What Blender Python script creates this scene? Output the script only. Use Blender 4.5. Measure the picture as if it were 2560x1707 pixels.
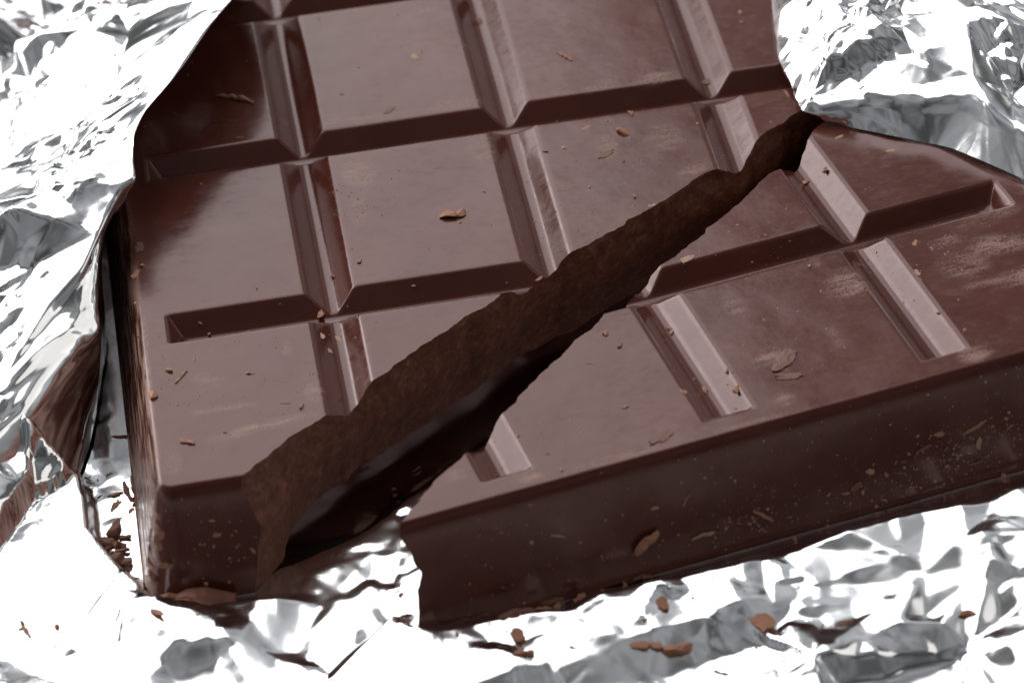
import bpy, bmesh, math, random
import numpy as np
from mathutils import Vector, Matrix
from mathutils.geometry import delaunay_2d_cdt

# ---------------------------------------------------------------- scene, camera, light
for o in list(bpy.data.objects): bpy.data.objects.remove(o)
SC = bpy.context.scene
COL = SC.collection
S = 0.02                       # one moulded square is 20 mm wide
T = 0.5279                     # bar thickness, in squares
def W(x, y, z): return ((x - 2) * S, y * S, (z + T) * S)     # bar units -> metres, foil floor at z = 0

cam = bpy.data.cameras.new('camera'); co = bpy.data.objects.new('camera', cam); COL.objects.link(co)
cam.sensor_width = 36; cam.lens = 8915.86 / 2560 * 36
cam.clip_start = 0.02; cam.clip_end = 20
co.location = W(0.51372, -12.92156, 9.51858); co.rotation_euler = (0.91831, 0.07218, -0.15372)
cam.dof.use_dof = True; cam.dof.focus_distance = 16.15 * S; cam.dof.aperture_fstop = 42
SC.camera = co

wd = bpy.data.worlds.new('World'); SC.world = wd; wd.use_nodes = True
wn_ = wd.node_tree                                # a dim room: soft, uneven grey walls and ceiling
wt, wz, wr0 = wn_.nodes.new('ShaderNodeTexCoord'), wn_.nodes.new('ShaderNodeTexNoise'), wn_.nodes.new('ShaderNodeValToRGB')
wz.inputs['Scale'].default_value = 2.1; wz.inputs['Detail'].default_value = 3; wz.inputs['Roughness'].default_value = .55
wr0.color_ramp.elements[0].position = .40; wr0.color_ramp.elements[0].color = (.075, .075, .075, 1)
wr0.color_ramp.elements[1].position = .64; wr0.color_ramp.elements[1].color = (.44, .455, .47, 1)
wn_.links.new(wt.outputs['Generated'], wz.inputs['Vector']); wn_.links.new(wz.outputs[0], wr0.inputs[0])
wsx, wmr, wmx = wn_.nodes.new('ShaderNodeSeparateXYZ'), wn_.nodes.new('ShaderNodeMapRange'), wn_.nodes.new('ShaderNodeVectorMath')
wmr.inputs[1].default_value, wmr.inputs[2].default_value, wmr.inputs[3].default_value, wmr.inputs[4].default_value = -.7, .4, .42, 1.15   # darker on the photographer's side
wmx.operation = 'SCALE'; wn_.links.new(wt.outputs['Generated'], wsx.inputs[0]); wn_.links.new(wsx.outputs[1], wmr.inputs[0])
wn_.links.new(wr0.outputs[0], wmx.inputs[0]); wn_.links.new(wmr.outputs[0], wmx.inputs['Scale'])
wn_.links.new(wmx.outputs[0], wn_.nodes['Background'].inputs[0]); wn_.nodes['Background'].inputs[1].default_value = 1.0

def softbox(name, az, el, dist, sx, sy, radiance, col=(1, 1, 1)):
    """area lamp at azimuth (deg right of the bar's long axis) and elevation, facing the chocolate"""
    l = bpy.data.lights.new(name, 'AREA'); l.shape = 'RECTANGLE'; l.size = sx; l.size_y = sy
    l.energy = radiance * sx * sy * math.pi; l.color = col
    o = bpy.data.objects.new(name, l); COL.objects.link(o)
    a, e = math.radians(az), math.radians(el)
    d = Vector((math.sin(a) * math.cos(e), math.cos(a) * math.cos(e), math.sin(e)))
    o.location = d * dist; o.rotation_euler = (-d).to_track_quat('-Z', 'Y').to_euler()
    return o
softbox('back_softbox', -21, 46, 0.85, 0.80, 1.12, 2.2)
softbox('key_softbox', -52, 21, 0.85, 0.62, 0.62, 3.9)
softbox('added_side_fill', 98, 42, 0.80, 0.55, 0.45, 0.85, (1, .975, .93))  # extra lamp, added to bring pale cream-grey tones into the foil facets

SC.view_settings.view_transform = 'Standard'; SC.view_settings.look = 'None'
SC.view_settings.exposure = 0.0; SC.view_settings.gamma = 1.0

# ---------------------------------------------------------------- helpers
rng = np.random.default_rng(11)
def srelu(x, r):
    return np.where(x < -r, 0, np.where(x > r, x, (x + r) ** 2 / (4 * r)))
def sstep(a, b, x):
    t = np.clip((x - a) / (b - a), 0, 1); return t * t * (3 - 2 * t)
def vnoise(x, y, seed=0):
    """smooth lattice noise in -1..1"""
    r = np.random.default_rng(seed); tab = r.uniform(-1, 1, (256, 256))
    xi = np.floor(x).astype(int); yi = np.floor(y).astype(int); fx = x - xi; fy = y - yi
    fx = fx * fx * (3 - 2 * fx); fy = fy * fy * (3 - 2 * fy)
    g = lambda a, b: tab[a & 255, b & 255]
    return (g(xi, yi) * (1 - fx) + g(xi + 1, yi) * fx) * (1 - fy) + (g(xi, yi + 1) * (1 - fx) + g(xi + 1, yi + 1) * fx) * fy
def facets(nx, ny, lx, ly, spacing, seed):
    """piecewise flat random relief over an nx x ny grid measuring lx x ly: the creases of crumpled foil"""
    r = np.random.default_rng(seed)
    kx, ky = int(lx / spacing) + 4, int(ly / spacing) + 4
    gx, gy = np.meshgrid(np.arange(kx), np.arange(ky), indexing='ij')
    px = (gx.ravel() - 1.5 + r.uniform(-.62, .62, gx.size)) * spacing
    py = (gy.ravel() - 1.5 + r.uniform(-.62, .62, gx.size)) * spacing
    h = r.normal(0, 1, gx.size)
    vs, es, fs, *_ = delaunay_2d_cdt([Vector((a, b)) for a, b in zip(px, py)], [], [], 0, 1e-6)
    orig = _[0]
    hh = np.array([h[o[0]] if o else 0 for o in orig]); vs = np.array([tuple(v) for v in vs])
    out = np.zeros((nx, ny)); dx, dy = lx / (nx - 1), ly / (ny - 1)
    for f in fs:
        p = vs[list(f)]; z = hh[list(f)]
        i0, i1 = max(0, math.ceil(p[:, 0].min() / dx)), min(nx - 1, math.floor(p[:, 0].max() / dx))
        j0, j1 = max(0, math.ceil(p[:, 1].min() / dy)), min(ny - 1, math.floor(p[:, 1].max() / dy))
        if i1 < i0 or j1 < j0: continue
        X, Y = np.meshgrid(np.arange(i0, i1 + 1) * dx, np.arange(j0, j1 + 1) * dy, indexing='ij')
        (ax, ay), (bx, by), (cx, cy) = p
        den = (by - cy) * (ax - cx) + (cx - bx) * (ay - cy)
        if abs(den) < 1e-12: continue
        a = ((by - cy) * (X - cx) + (cx - bx) * (Y - cy)) / den
        b = ((cy - ay) * (X - cx) + (ax - cx) * (Y - cy)) / den
        m = (a >= -1e-6) & (b >= -1e-6) & (a + b <= 1 + 1e-6)
        sub = out[i0:i1 + 1, j0:j1 + 1]; sub[m] = (a * z[0] + b * z[1] + (1 - a - b) * z[2])[m]
    return out
def facet_at(U, V, spacing, seed, step=.011):
    lx, ly = float(U.max()) + .05, float(V.max()) + .05; a, b = int(lx / step) + 2, int(ly / step) + 2
    F = facets(a, b, lx, ly, spacing, seed)
    u, v = U / lx * (a - 1), V / ly * (b - 1); i, j = np.clip(u.astype(int), 0, a - 2), np.clip(v.astype(int), 0, b - 2); u = u - i; v = v - j
    return (F[i, j] * (1 - u) + F[i + 1, j] * u) * (1 - v) + (F[i, j + 1] * (1 - u) + F[i + 1, j + 1] * u) * v
def blur(a, n=1):
    for _ in range(n):
        p = np.pad(a, 1, mode='edge')
        a = (p[:-2, 1:-1] + p[2:, 1:-1] + p[1:-1, :-2] + p[1:-1, 2:] + 2 * a) / 6
    return a
def tag(o, label=None, cat=None, group=None, kind=None):
    for k, v in (('label', label), ('category', cat), ('group', group), ('kind', kind)):
        if v: o[k] = v
    return o
def link(name, me, mat=None, parent=None):
    o = bpy.data.objects.new(name, me); COL.objects.link(o)
    if mat and not me.materials: me.materials.append(mat)
    o.parent = parent
    return o
def empty(name, loc=(0, 0, 0)):
    o = bpy.data.objects.new(name, None); COL.objects.link(o); o.location = loc; o.empty_display_size = 0.01
    return o
def mesh(name, v, f, smooth=True):
    me = bpy.data.meshes.new(name); me.from_pydata([tuple(map(float, p)) for p in v], [], [tuple(map(int, q)) for q in f])
    me.update()
    if smooth: me.polygons.foreach_set('use_smooth', [True] * len(me.polygons))
    return me
def grid_mesh(name, v, nx, ny):
    f = grid_faces(nx, ny); me = bpy.data.meshes.new(name)
    me.vertices.add(len(v)); me.vertices.foreach_set('co', v.astype(np.float32).ravel())
    me.loops.add(f.size); me.loops.foreach_set('vertex_index', f.astype(np.int32).ravel())
    me.polygons.add(len(f)); me.polygons.foreach_set('loop_start', np.arange(0, f.size, 4, dtype=np.int32))
    me.polygons.foreach_set('use_smooth', np.ones(len(f), bool)); me.update(calc_edges=True); me.validate()
    return me
def grid_faces(nx, ny, keep=None):
    i, j = np.meshgrid(np.arange(nx - 1), np.arange(ny - 1), indexing='ij')
    a = (i * ny + j).ravel()
    f = np.stack([a, a + ny, a + ny + 1, a + 1], 1)
    return f if keep is None else f[keep.ravel()]

# ---------------------------------------------------------------- materials
def new_mat(name):
    m = bpy.data.materials.new(name); m.use_nodes = True; nt = m.node_tree
    return m, nt, nt.nodes['Principled BSDF']
def node(nt, t, **kw):
    n = nt.nodes.new(t)
    for k, v in kw.items():
        if k.startswith('i_'): n.inputs[int(k[2:]) if k[2:].isdigit() else k[2:].replace('_', ' ')].default_value = v
        else: setattr(n, k, v)
    return n
def ramp(nt, src, stops):
    r = nt.nodes.new('ShaderNodeValToRGB'); e = r.color_ramp.elements
    while len(e) < len(stops): e.new(0.5)
    for k, (p, c) in enumerate(stops):
        e[k].position = p; e[k].color = (c, c, c, 1) if isinstance(c, (int, float)) else (*c, 1)
    nt.links.new(src, r.inputs[0]); return r.outputs[0]
def mathn(nt, op, a, b):
    m = nt.nodes.new('ShaderNodeMath'); m.operation = op
    for k, v in enumerate((a, b)):
        if isinstance(v, (int, float)): m.inputs[k].default_value = v
        else: nt.links.new(v, m.inputs[k])
    return m.outputs[0]
def noise(nt, vec, scale, detail=3, rough=.5, dist=0):
    n = node(nt, 'ShaderNodeTexNoise'); n.inputs['Scale'].default_value = scale; n.inputs['Detail'].default_value = detail
    n.inputs['Roughness'].default_value = rough; n.inputs['Distortion'].default_value = dist
    nt.links.new(vec, n.inputs['Vector']); return n.outputs[0]
def mapped(nt, vec, scale=(1, 1, 1), rot=(0, 0, 0)):
    m = node(nt, 'ShaderNodeMapping'); m.inputs['Scale'].default_value = scale; m.inputs['Rotation'].default_value = rot
    nt.links.new(vec, m.inputs['Vector']); return m.outputs[0]
def mixc(nt, fac, a, b):
    m = nt.nodes.new('ShaderNodeMix'); m.data_type = 'RGBA'
    for k, v in ((0, fac), (6, a), (7, b)):
        if isinstance(v, (int, float)): m.inputs[k].default_value = v
        elif isinstance(v, tuple): m.inputs[k].default_value = (*v, 1)
        else: nt.links.new(v, m.inputs[k])
    return m.outputs[2]

def chocolate_material():
    m, nt, b = new_mat('dark_chocolate'); L = nt.links.new
    g = node(nt, 'ShaderNodeTexCoord').outputs['Object']
    sc = node(nt, 'ShaderNodeAttribute', attribute_name='scuff').outputs['Fac']
    wr = node(nt, 'ShaderNodeAttribute', attribute_name='wear').outputs['Fac']
    big = noise(nt, g, 90, 3, .55, .6)
    base = mixc(nt, ramp(nt, big, [(.3, 0.), (.7, 1.)]), (.070, .0165, .0105), (.092, .0240, .0155))
    # pale scuffs: streaks broken up by fine grain
    st = noise(nt, mapped(nt, g, (350, 1500, 350), (0, 0, -.12)), 1, 4, .65)
    gr = noise(nt, g, 3600, 3, .75)
    k = mathn(nt, 'MULTIPLY', sc, ramp(nt, mathn(nt, 'ADD', mathn(nt, 'MULTIPLY', st, .5), mathn(nt, 'MULTIPLY', gr, .5)), [(.43, 0.), (.57, 1.)]))
    # worn streaks on the side face, running along the bar
    ws = noise(nt, mapped(nt, g, (900, 170, 1500), (0, 0, 0)), 1, 5, .6)
    kw = mathn(nt, 'MULTIPLY', wr, ramp(nt, ws, [(.46, 0.), (.60, 1.)]))
    tot = mathn(nt, 'MINIMUM', mathn(nt, 'ADD', k, kw), 1)
    L(mixc(nt, mathn(nt, 'MULTIPLY', tot, .72), base, (.40, .255, .20)), b.inputs['Base Color'])
    fine = ramp(nt, noise(nt, mapped(nt, g, (900, 1700, 900), (0, 0, .5)), 1, 5, .7), [(.48, 0.), (.70, .11)])
    rr = mathn(nt, 'ADD', mathn(nt, 'ADD', fine, ramp(nt, noise(nt, g, 120, 5, .65, .8), [(.32, .13), (.72, .23)])), mathn(nt, 'MULTIPLY', tot, .35))
    L(rr, b.inputs['Roughness'])
    b.inputs['IOR'].default_value = 1.5
    b.inputs['Specular Tint'].default_value = (1, .78, .77, 1)
    bp = node(nt, 'ShaderNodeBump'); bp.inputs['Strength'].default_value = .10; bp.inputs['Distance'].default_value = .0002
    L(mathn(nt, 'ADD', noise(nt, g, 500, 4, .5), mathn(nt, 'MULTIPLY', tot, .6)), bp.inputs['Height']); L(bp.outputs[0], b.inputs['Normal'])
    return m
def fracture_material():
    m, nt, b = new_mat('broken_chocolate'); L = nt.links.new
    g = node(nt, 'ShaderNodeTexCoord').outputs['Object']
    n1 = noise(nt, g, 900, 7, .72, .5); n2 = noise(nt, g, 2300, 4, .7)
    s = mathn(nt, 'ADD', mathn(nt, 'MULTIPLY', n1, .6), mathn(nt, 'MULTIPLY', n2, .4))
    L(ramp(nt, s, [(.36, (.082, .0260, .0140)), (.52, (.165, .059, .033)), (.68, (.34, .150, .090))]), b.inputs['Base Color'])
    b.inputs['Roughness'].default_value = .7
    bp = node(nt, 'ShaderNodeBump'); bp.inputs['Strength'].default_value = .40; bp.inputs['Distance'].default_value = .0004
    L(s, bp.inputs['Height']); L(bp.outputs[0], b.inputs['Normal'])
    return m
def foil_material(name, rough=.12, bump=.10, scale=260):
    m, nt, b = new_mat(name); L = nt.links.new
    g = node(nt, 'ShaderNodeTexCoord').outputs['Object']
    b.inputs['Metallic'].default_value = 1; b.inputs['Base Color'].default_value = (.90, .905, .915, 1)
    L(ramp(nt, noise(nt, g, 110, 4, .6), [(.35, rough * .6), (.75, rough * 2.0)]), b.inputs['Roughness'])
    v = node(nt, 'ShaderNodeTexVoronoi', feature='DISTANCE_TO_EDGE'); v.inputs['Scale'].default_value = scale
    wv = node(nt, 'ShaderNodeVectorMath', operation='ADD'); L(g, wv.inputs[0])
    nz = node(nt, 'ShaderNodeTexNoise'); nz.inputs['Scale'].default_value = 260; L(g, nz.inputs['Vector'])
    sc = node(nt, 'ShaderNodeVectorMath', operation='SCALE'); sc.inputs['Scale'].default_value = .004; L(nz.outputs['Color'], sc.inputs[0]); L(sc.outputs[0], wv.inputs[1])
    L(wv.outputs[0], v.inputs['Vector'])
    mask = ramp(nt, noise(nt, g, 70, 2, .5), [(.45, 0.), (.62, 1.)])
    h = mathn(nt, 'ADD', mathn(nt, 'MULTIPLY', ramp(nt, v.outputs[0], [(0., 0.), (.35, 1.)]), mask), mathn(nt, 'MULTIPLY', noise(nt, g, 330, 3, .5), .25))
    bp = node(nt, 'ShaderNodeBump'); bp.inputs['Strength'].default_value = bump; bp.inputs['Distance'].default_value = .0003
    L(h, bp.inputs['Height']); L(bp.outputs[0], b.inputs['Normal'])
    return m
def crumb_material(name, c0, c1):
    m, nt, b = new_mat(name)
    g = node(nt, 'ShaderNodeTexCoord').outputs['Object']
    nt.links.new(mixc(nt, ramp(nt, noise(nt, g, 1500, 3, .6), [(.3, 0.), (.7, 1.)]), c0, c1), b.inputs['Base Color'])
    b.inputs['Roughness'].default_value = .6
    return m
CHOC, FRAC = chocolate_material(), fracture_material()
FOIL, FOIL_SMOOTH = foil_material('crumpled_foil'), foil_material('smooth_foil', .13, .10, 250)
CRUMB = crumb_material('crumb', (.28, .110, .060), (.40, .185, .108))
CRUMB_TAN = crumb_material('tan_flake', (.30, .165, .105), (.43, .265, .18))
FLAKE = crumb_material('thin_flake', (.125, .052, .034), (.21, .105, .072))
CRUMB_DARK = crumb_material('dark_shaving', (.13, .045, .026), (.22, .085, .05))
m, nt, b = new_mat('white_table'); b.inputs['Base Color'].default_value = (.8, .8, .79, 1); b.inputs['Roughness'].default_value = .5
nt.links.new(mixc(nt, noise(nt, node(nt, 'ShaderNodeTexCoord').outputs['Object'], 40, 4), (.78, .78, .77), (.82, .82, .81)), b.inputs['Base Color'])
TABLE = m

# ---------------------------------------------------------------- table
TZ = -0.36                                      # table height in bar units relative to the foil floor
me = mesh('tabletop', [(-.30, -.22, TZ * S - .02), (.30, -.22, TZ * S - .02), (.30, .30, TZ * S - .02), (-.30, .30, TZ * S - .02),
                       (-.30, -.22, TZ * S), (.30, -.22, TZ * S), (.30, .30, TZ * S), (-.30, .30, TZ * S)],
          [(0, 3, 2, 1), (4, 5, 6, 7), (0, 1, 5, 4), (1, 2, 6, 5), (2, 3, 7, 6), (3, 0, 4, 7)], False)
tag(link('tabletop', me, TABLE), kind='structure')

# ---------------------------------------------------------------- the chocolate
PR, WC, WR, EL, EF, YF = 1.28757, .1111, .1063, .256, -.997, -1.129
X0, X1, Y0, Y1 = -.005, 4.005, YF - .13, 3 * PR + 1.129 + .13
NROW = 4
BZ, BXY = 0.17511, (.42959, -.56973)             # how the broken-off piece lies: turned and slid away
def relief(x, y):
    """height of the moulded top and side faces over the plan, bar units (0 = top, -T = underside)"""
    d = np.zeros_like(x)
    def trough(u, w, depth, slope): return depth - srelu(depth - srelu(slope * (w - np.abs(u)), .011), .016)
    for i in (1, 2, 3):
        g = trough(x - i, WC, .082, .92)
        e = srelu(np.minimum(y - EF, -EF + 3 * PR - y) * 2.2, .012)
        d = np.maximum(d, np.minimum(g, e))
    for k in range(NROW):
        g = trough(y - k * PR, WR, .092, 1.12)
        e = srelu(np.minimum(x - EL, 4 - EL - x) * 1.5, .012)
        d = np.maximum(d, np.minimum(g, e))
    ex, ey = np.minimum(x - X0, X1 - x), np.minimum(y - Y0, Y1 - y)
    r = .20
    ins = np.where((ex < r) & (ey < r), r - np.hypot(np.maximum(r - ex, 0), np.maximum(r - ey, 0)), np.minimum(ex, ey))
    sl = T / .122
    side = srelu(sl * (.128 - ins), .10)
    z = -np.maximum(d, side) + .0015 * vnoise(x * 2.3, y * 2.3, 5) + .0006 * vnoise(x * 9, y * 9, 6)
    return np.clip(z, -T, None)
def lines(a, b, fine):
    out = [a]
    while out[-1] < b:
        p = out[-1]; st = .034
        for c, hw, s in fine:
            if abs(p - c) < hw: st = min(st, s)
        out.append(p + st)
    out[-1] = b
    return np.array(out)
def bar_mesh(y1):
    xs = lines(X0, X1, [(0, .22, .007), (4, .22, .012)] + [(i, .145, .009) for i in (1, 2, 3)] + [(EL, .06, .012), (4 - EL, .06, .012)])
    ys = lines(Y0, y1, [(Y0, .22, .007), (y1, .2, .02), (EF, .05, .012)] + [(k * PR, .14, .009) for k in range(NROW)])
    X, Y = np.meshgrid(xs, ys, indexing='ij'); Z = relief(X, Y)
    Z[0, :] = Z[-1, :] = -T; Z[:, 0] = Z[:, -1] = -T
    nx, ny = X.shape
    v = np.stack([X, Y, Z], -1).reshape(-1, 3); f = [tuple(q) for q in grid_faces(nx, ny)]
    ring = [i * ny for i in range(nx)] + [(nx - 1) * ny + j for j in range(1, ny)] + [i * ny + ny - 1 for i in range(nx - 2, -1, -1)] + [j for j in range(ny - 2, 0, -1)]
    f.append(tuple(reversed(ring)))
    return mesh('bar', v, f)
TOPC = np.array([(-.45, -1.78), (.10, -1.62), (.31, -1.36), (.40, -1.21), (.436, -1.157), (.499, -1.101), (.573, -1.032), (.696, -.915), (.817, -.838), (.862, -.801),
    (.97, -.72), (1.02, -.66), (1.08, -.60), (1.12, -.585), (1.174, -.553), (1.272, -.476), (1.342, -.414), (1.44, -.348), (1.557, -.25), (1.67, -.185),
    (1.758, -.108), (1.845, -.03), (1.915, .02), (1.99, .065), (2.05, .11), (2.09, .12), (2.141, .135), (2.26, .204), (2.412, .3), (2.55, .385), (2.684, .477),
    (2.779, .555), (2.885, .611), (2.94, .64), (2.99, .666), (3.05, .74), (3.11, .79), (3.15, .82), (3.235, .879), (3.351, .97), (3.6, 1.12), (3.9, 1.28), (4.5, 1.6)])
def fracture_sheet(seed):
    seg = np.hypot(*np.diff(TOPC, axis=0).T); s = np.concatenate([[0], np.cumsum(seg)]); nt, nz = 460, 46
    t = np.linspace(0, s[-1], nt); cx, cy = np.interp(t, s, TOPC[:, 0]), np.interp(t, s, TOPC[:, 1])
    for _ in range(2):
        cx[1:-1] = (cx[:-2] + 2 * cx[1:-1] + cx[2:]) / 4; cy[1:-1] = (cy[:-2] + 2 * cy[1:-1] + cy[2:]) / 4
    tx, ty = np.gradient(cx), np.gradient(cy)
    k = np.ones(31) / 31
    tx, ty = np.convolve(np.pad(tx, 15, 'edge'), k, 'valid'), np.convolve(np.pad(ty, 15, 'edge'), k, 'valid')
    ln = np.hypot(tx, ty); nx, ny = ty / ln, -tx / ln          # towards the broken-off piece
    z = np.linspace(.12, -T - .1, nz)
    TT, ZZ = np.meshgrid(t, z, indexing='ij')
    a = np.clip(-ZZ / T, 0, 1)
    front = sstep(1.72, 1.17, TT)                                # near the front edge the lower part juts out
    off = front * .085 * sstep(0, .55, a) - (1 - front) * .11 * sstep(.3, 1.05, a)
    amp = sstep(0, .08, a) * .6 + .4
    off = off + amp * (.012 * vnoise(TT * 5, ZZ * 5, 21) + .006 * vnoise(TT * 16, ZZ * 16, 22) + .0035 * vnoise(TT * 48, ZZ * 44, seed)) + .004 * vnoise(TT * 31, ZZ * 3, 24) + .002 * vnoise(TT * 75, ZZ * 9, 25) + .012 * sstep(.45, .8, vnoise(TT * 9, ZZ * 6, 26))
    return np.stack([cx[:, None] + nx[:, None] * off, cy[:, None] + ny[:, None] * off, ZZ], -1), (.72, -.69)
def cutter(seed, side):
    g, d = fracture_sheet(seed); n, k, _ = g.shape
    back = g + (np.array([d[0], d[1], 0]) if side > 0 else np.array([0, 1, 0])) * 8
    v = np.concatenate([g.reshape(-1, 3), back.reshape(-1, 3)]); N = n * k
    f = [tuple(q) for q in grid_faces(n, k)]
    f += [tuple(reversed([a + N for a in q])) for q in f[:]]
    ring = [i * k for i in range(n)] + [(n - 1) * k + j for j in range(1, k)] + [i * k + k - 1 for i in range(n - 2, -1, -1)] + [j for j in range(k - 2, 0, -1)]
    for a, b in zip(ring, ring[1:] + ring[:1]): f.append((b, a, a + N, b + N))
    me = mesh('cutter', v, f, False)
    bm = bmesh.new(); bm.from_mesh(me); bmesh.ops.recalc_face_normals(bm, faces=bm.faces); bm.to_mesh(me); bm.free()
    return me
SCUFFS_A = [  # x, y, half length, half width, turn, strength
    (1.30, 2.72, .16, .05, .1, .8), (1.33, 2.62, .14, .03, .3, .6), (1.72, 2.33, .10, .025, .1, .6), (2.35, 2.33, .10, .05, 0, .7), (2.72, 2.46, .06, .04, 0, .8),
    (1.25, 1.45, .30, .022, .02, .55), (1.75, 1.45, .18, .028, .04, .8), (2.75, 1.43, .13, .05, .1, .7), (2.45, 1.42, .12, .03, 0, .4), (1.24, 1.0, .09, .13, 0, .95), (1.20, .70, .05, .12, 0, .6),
    (1.85, 1.05, .09, .16, 0, .45), (2.42, .93, .06, .16, 0, .45), (2.7, .92, .10, .14, .1, .45), (2.78, .62, .12, .06, .5, .55), (.62, -.80, .26, .028, .16, .95), (.85, -.62, .05, .10, 0, .55),
    (.42, -.63, .34, .012, -.06, .6), (.40, -.42, .10, .035, -.6, .45), (.77, -.25, .012, .14, -.2, .5), (.20, -.95, .05, .10, 0, .5), (.155, .0, .012, .16, 0, .9), (.15, -.35, .008, .35, 0, .8), (2.2, .12, .06, .03, .6, .8), (2.0, 1.9, .3, .02, -.6, .25)]
SCUFFS_B = [(3.35, -.25, .09, .05, .0, .7), (2.86, -.36, .16, .12, .05, .8), (2.62, -.70, .03, .12, -.2, .35), (2.30, -.70, .07, .05, .1, .8), (2.30, -.30, .06, .12, 0, .45), (2.25, -1.0, .05, .06, .2, .6),
    (3.55, -.36, .16, .08, -.25, .9), (3.62, -.62, .22, .09, .05, .75), (3.35, -.44, .14, .12, 0, .5), (3.12, -1.05, .09, .06, 0, .8), (3.45, -.60, .30, .02, .02, .5), (1.08, -1.05, .07, .05, .1, .8), (.80, -.92, .05, .04, .3, .5),
    (1.5, -1.08, .25, .03, 0, .5), (2.1, -1.09, .2, .02, 0, .5), (2.75, -.10, .03, .1, 0, .4), (1.75, -.60, .1, .02, .1, .3), (3.6, -.15, .2, .05, .1, .4)]
def scuff_field(x, y, lst):
    s = np.zeros(len(x))
    for cx, cy, a, b, th, k in lst:
        u = (x - cx) * math.cos(th) + (y - cy) * math.sin(th); v = -(x - cx) * math.sin(th) + (y - cy) * math.cos(th)
        s = np.maximum(s, k * sstep(1.15, .35, np.hypot(u / a, v / b)))
    return s
def chocolate_piece(name, label, y1, seed, side, scuffs, wear_left, rotz, dx, dy):
    bar = bpy.data.objects.new('tmp_bar', bar_mesh(y1)); bar.data.materials.append(CHOC); COL.objects.link(bar)
    cut = bpy.data.objects.new('tmp_cut', cutter(seed, side)); cut.data.materials.append(FRAC); COL.objects.link(cut)
    md = bar.modifiers.new('b', 'BOOLEAN'); md.operation = 'DIFFERENCE'; md.solver = 'EXACT'; md.object = cut; md.material_mode = 'TRANSFER'
    dg = bpy.context.evaluated_depsgraph_get(); ev = bar.evaluated_get(dg); me = bpy.data.meshes.new_from_object(ev, depsgraph=dg)
    mats = [m.name if m else '' for m in me.materials]
    co_ = np.zeros(len(me.vertices) * 3); me.vertices.foreach_get('co', co_); co_ = co_.reshape(-1, 3)
    polys = [(tuple(p.vertices), mats[p.material_index] == FRAC.name, tuple(p.center)) for p in me.polygons]
    bpy.data.objects.remove(bar); bpy.data.objects.remove(cut)
    root = empty(name, W(dx, dy, -T)); root.rotation_euler = (0, 0, rotz)
    root['label'] = label; root['category'] = 'chocolate'; root['group'] = 'broken chocolate bar'
    def build(nm, faces, mat, nsrc=None):
        ids = sorted({i for f in faces for i in f}); mp = {i: k for k, i in enumerate(ids)}
        P = co_[ids]; m2 = mesh(nm, np.stack([P[:, 0] * S, P[:, 1] * S, (P[:, 2] + T) * S], 1), [[mp[i] for i in f] for f in faces])
        if nsrc is not None: m2.normals_split_custom_set_from_vertices([tuple(nsrc[i]) for i in ids])
        for an, vals in (('scuff', scuff_field(P[:, 0], P[:, 1], scuffs) * sstep(-.03, -.008, P[:, 2])),
                         ('wear', (wear_left * sstep(.165, .12, P[:, 0]) * sstep(2.2, .2, P[:, 1]) * sstep(-.01, .05, (P[:, 1] - Y0) - (P[:, 0] - X0))))):
            at = m2.attributes.new(an, 'FLOAT', 'POINT'); at.data.foreach_set('value', vals.astype(np.float32))
        return link(nm, m2, mat, root)
    skin = [p for p in polys if not p[1]]
    whole = mesh('whole', co_, [p[0] for p in skin if len(p[0]) < 60])
    nr = np.zeros(len(co_) * 3); whole.vertex_normals.foreach_get('vector', nr); nr = nr.reshape(-1, 3); bpy.data.meshes.remove(whole)
    cells = {}
    for f, fr, c in skin:
        if len(f) > 60: cells.setdefault('under', []).append(f); continue
        cells.setdefault((min(3, max(0, int(math.floor(c[0])))), min(NROW, max(0, int(math.floor(c[1] / PR)) + 1))), []).append(f)
    for k in sorted(cells, key=str):
        if k == 'under': build('underside', cells[k], CHOC)
        else: build('square', cells[k], CHOC, nr)
    build('broken_face', [p[0] for p in polys if p[1]], FRAC)
    bpy.data.meshes.remove(me)
    return root
pieceA = chocolate_piece('chocolate_bar', 'large section of dark chocolate bar with moulded squares, snapped off diagonally', Y1, 31, 1, SCUFFS_A, 1.0, 0, 2, 0)
pieceA.location = W(0, 0, -T)
pieceB = chocolate_piece('broken_chocolate_piece', 'smaller triangular broken-off end of the dark chocolate bar, pulled away from the rest', Y1, 32, -1, SCUFFS_B, 0, BZ, *BXY)
def to_b(x, y):
    c, s = math.cos(BZ), math.sin(BZ); return c * x - s * y + BXY[0], s * x + c * y + BXY[1]
def from_b(x, y):
    c, s = math.cos(BZ), math.sin(BZ); x = x - BXY[0]; y = y - BXY[1]; return c * x + s * y, -s * x + c * y

# ---------------------------------------------------------------- the foil
def poly_dist(X, Y, poly, closed=True):
    """distance to a polygon or polyline, inside mask, nearest position along it (0..1) and side"""
    P = np.array(poly, float); Q = np.roll(P, -1, 0) if closed else P[1:]; A = P if closed else P[:-1]
    best = np.full(X.shape, 1e9); par = np.zeros(X.shape); sd = np.zeros(X.shape); ins = np.zeros(X.shape, bool)
    for n, (a, b) in enumerate(zip(A, Q)):
        d = b - a; L2 = d @ d
        t = np.clip(((X - a[0]) * d[0] + (Y - a[1]) * d[1]) / L2, 0, 1)
        ex, ey = X - a[0] - t * d[0], Y - a[1] - t * d[1]; D = np.hypot(ex, ey); m = D < best
        best = np.where(m, D, best); par = np.where(m, n + t, par); sd = np.where(m, d[0] * ey - d[1] * ex, sd)
        if closed:
            c = ((a[1] > Y) != (b[1] > Y)); xc = a[0] + (Y - a[1]) / (b[1] - a[1] + 1e-12) * d[0]; ins ^= c & (X < xc)
    return best, ins, par / len(A), sd
CUT = [tuple(p) for p in TOPC[3:-1]]
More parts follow.
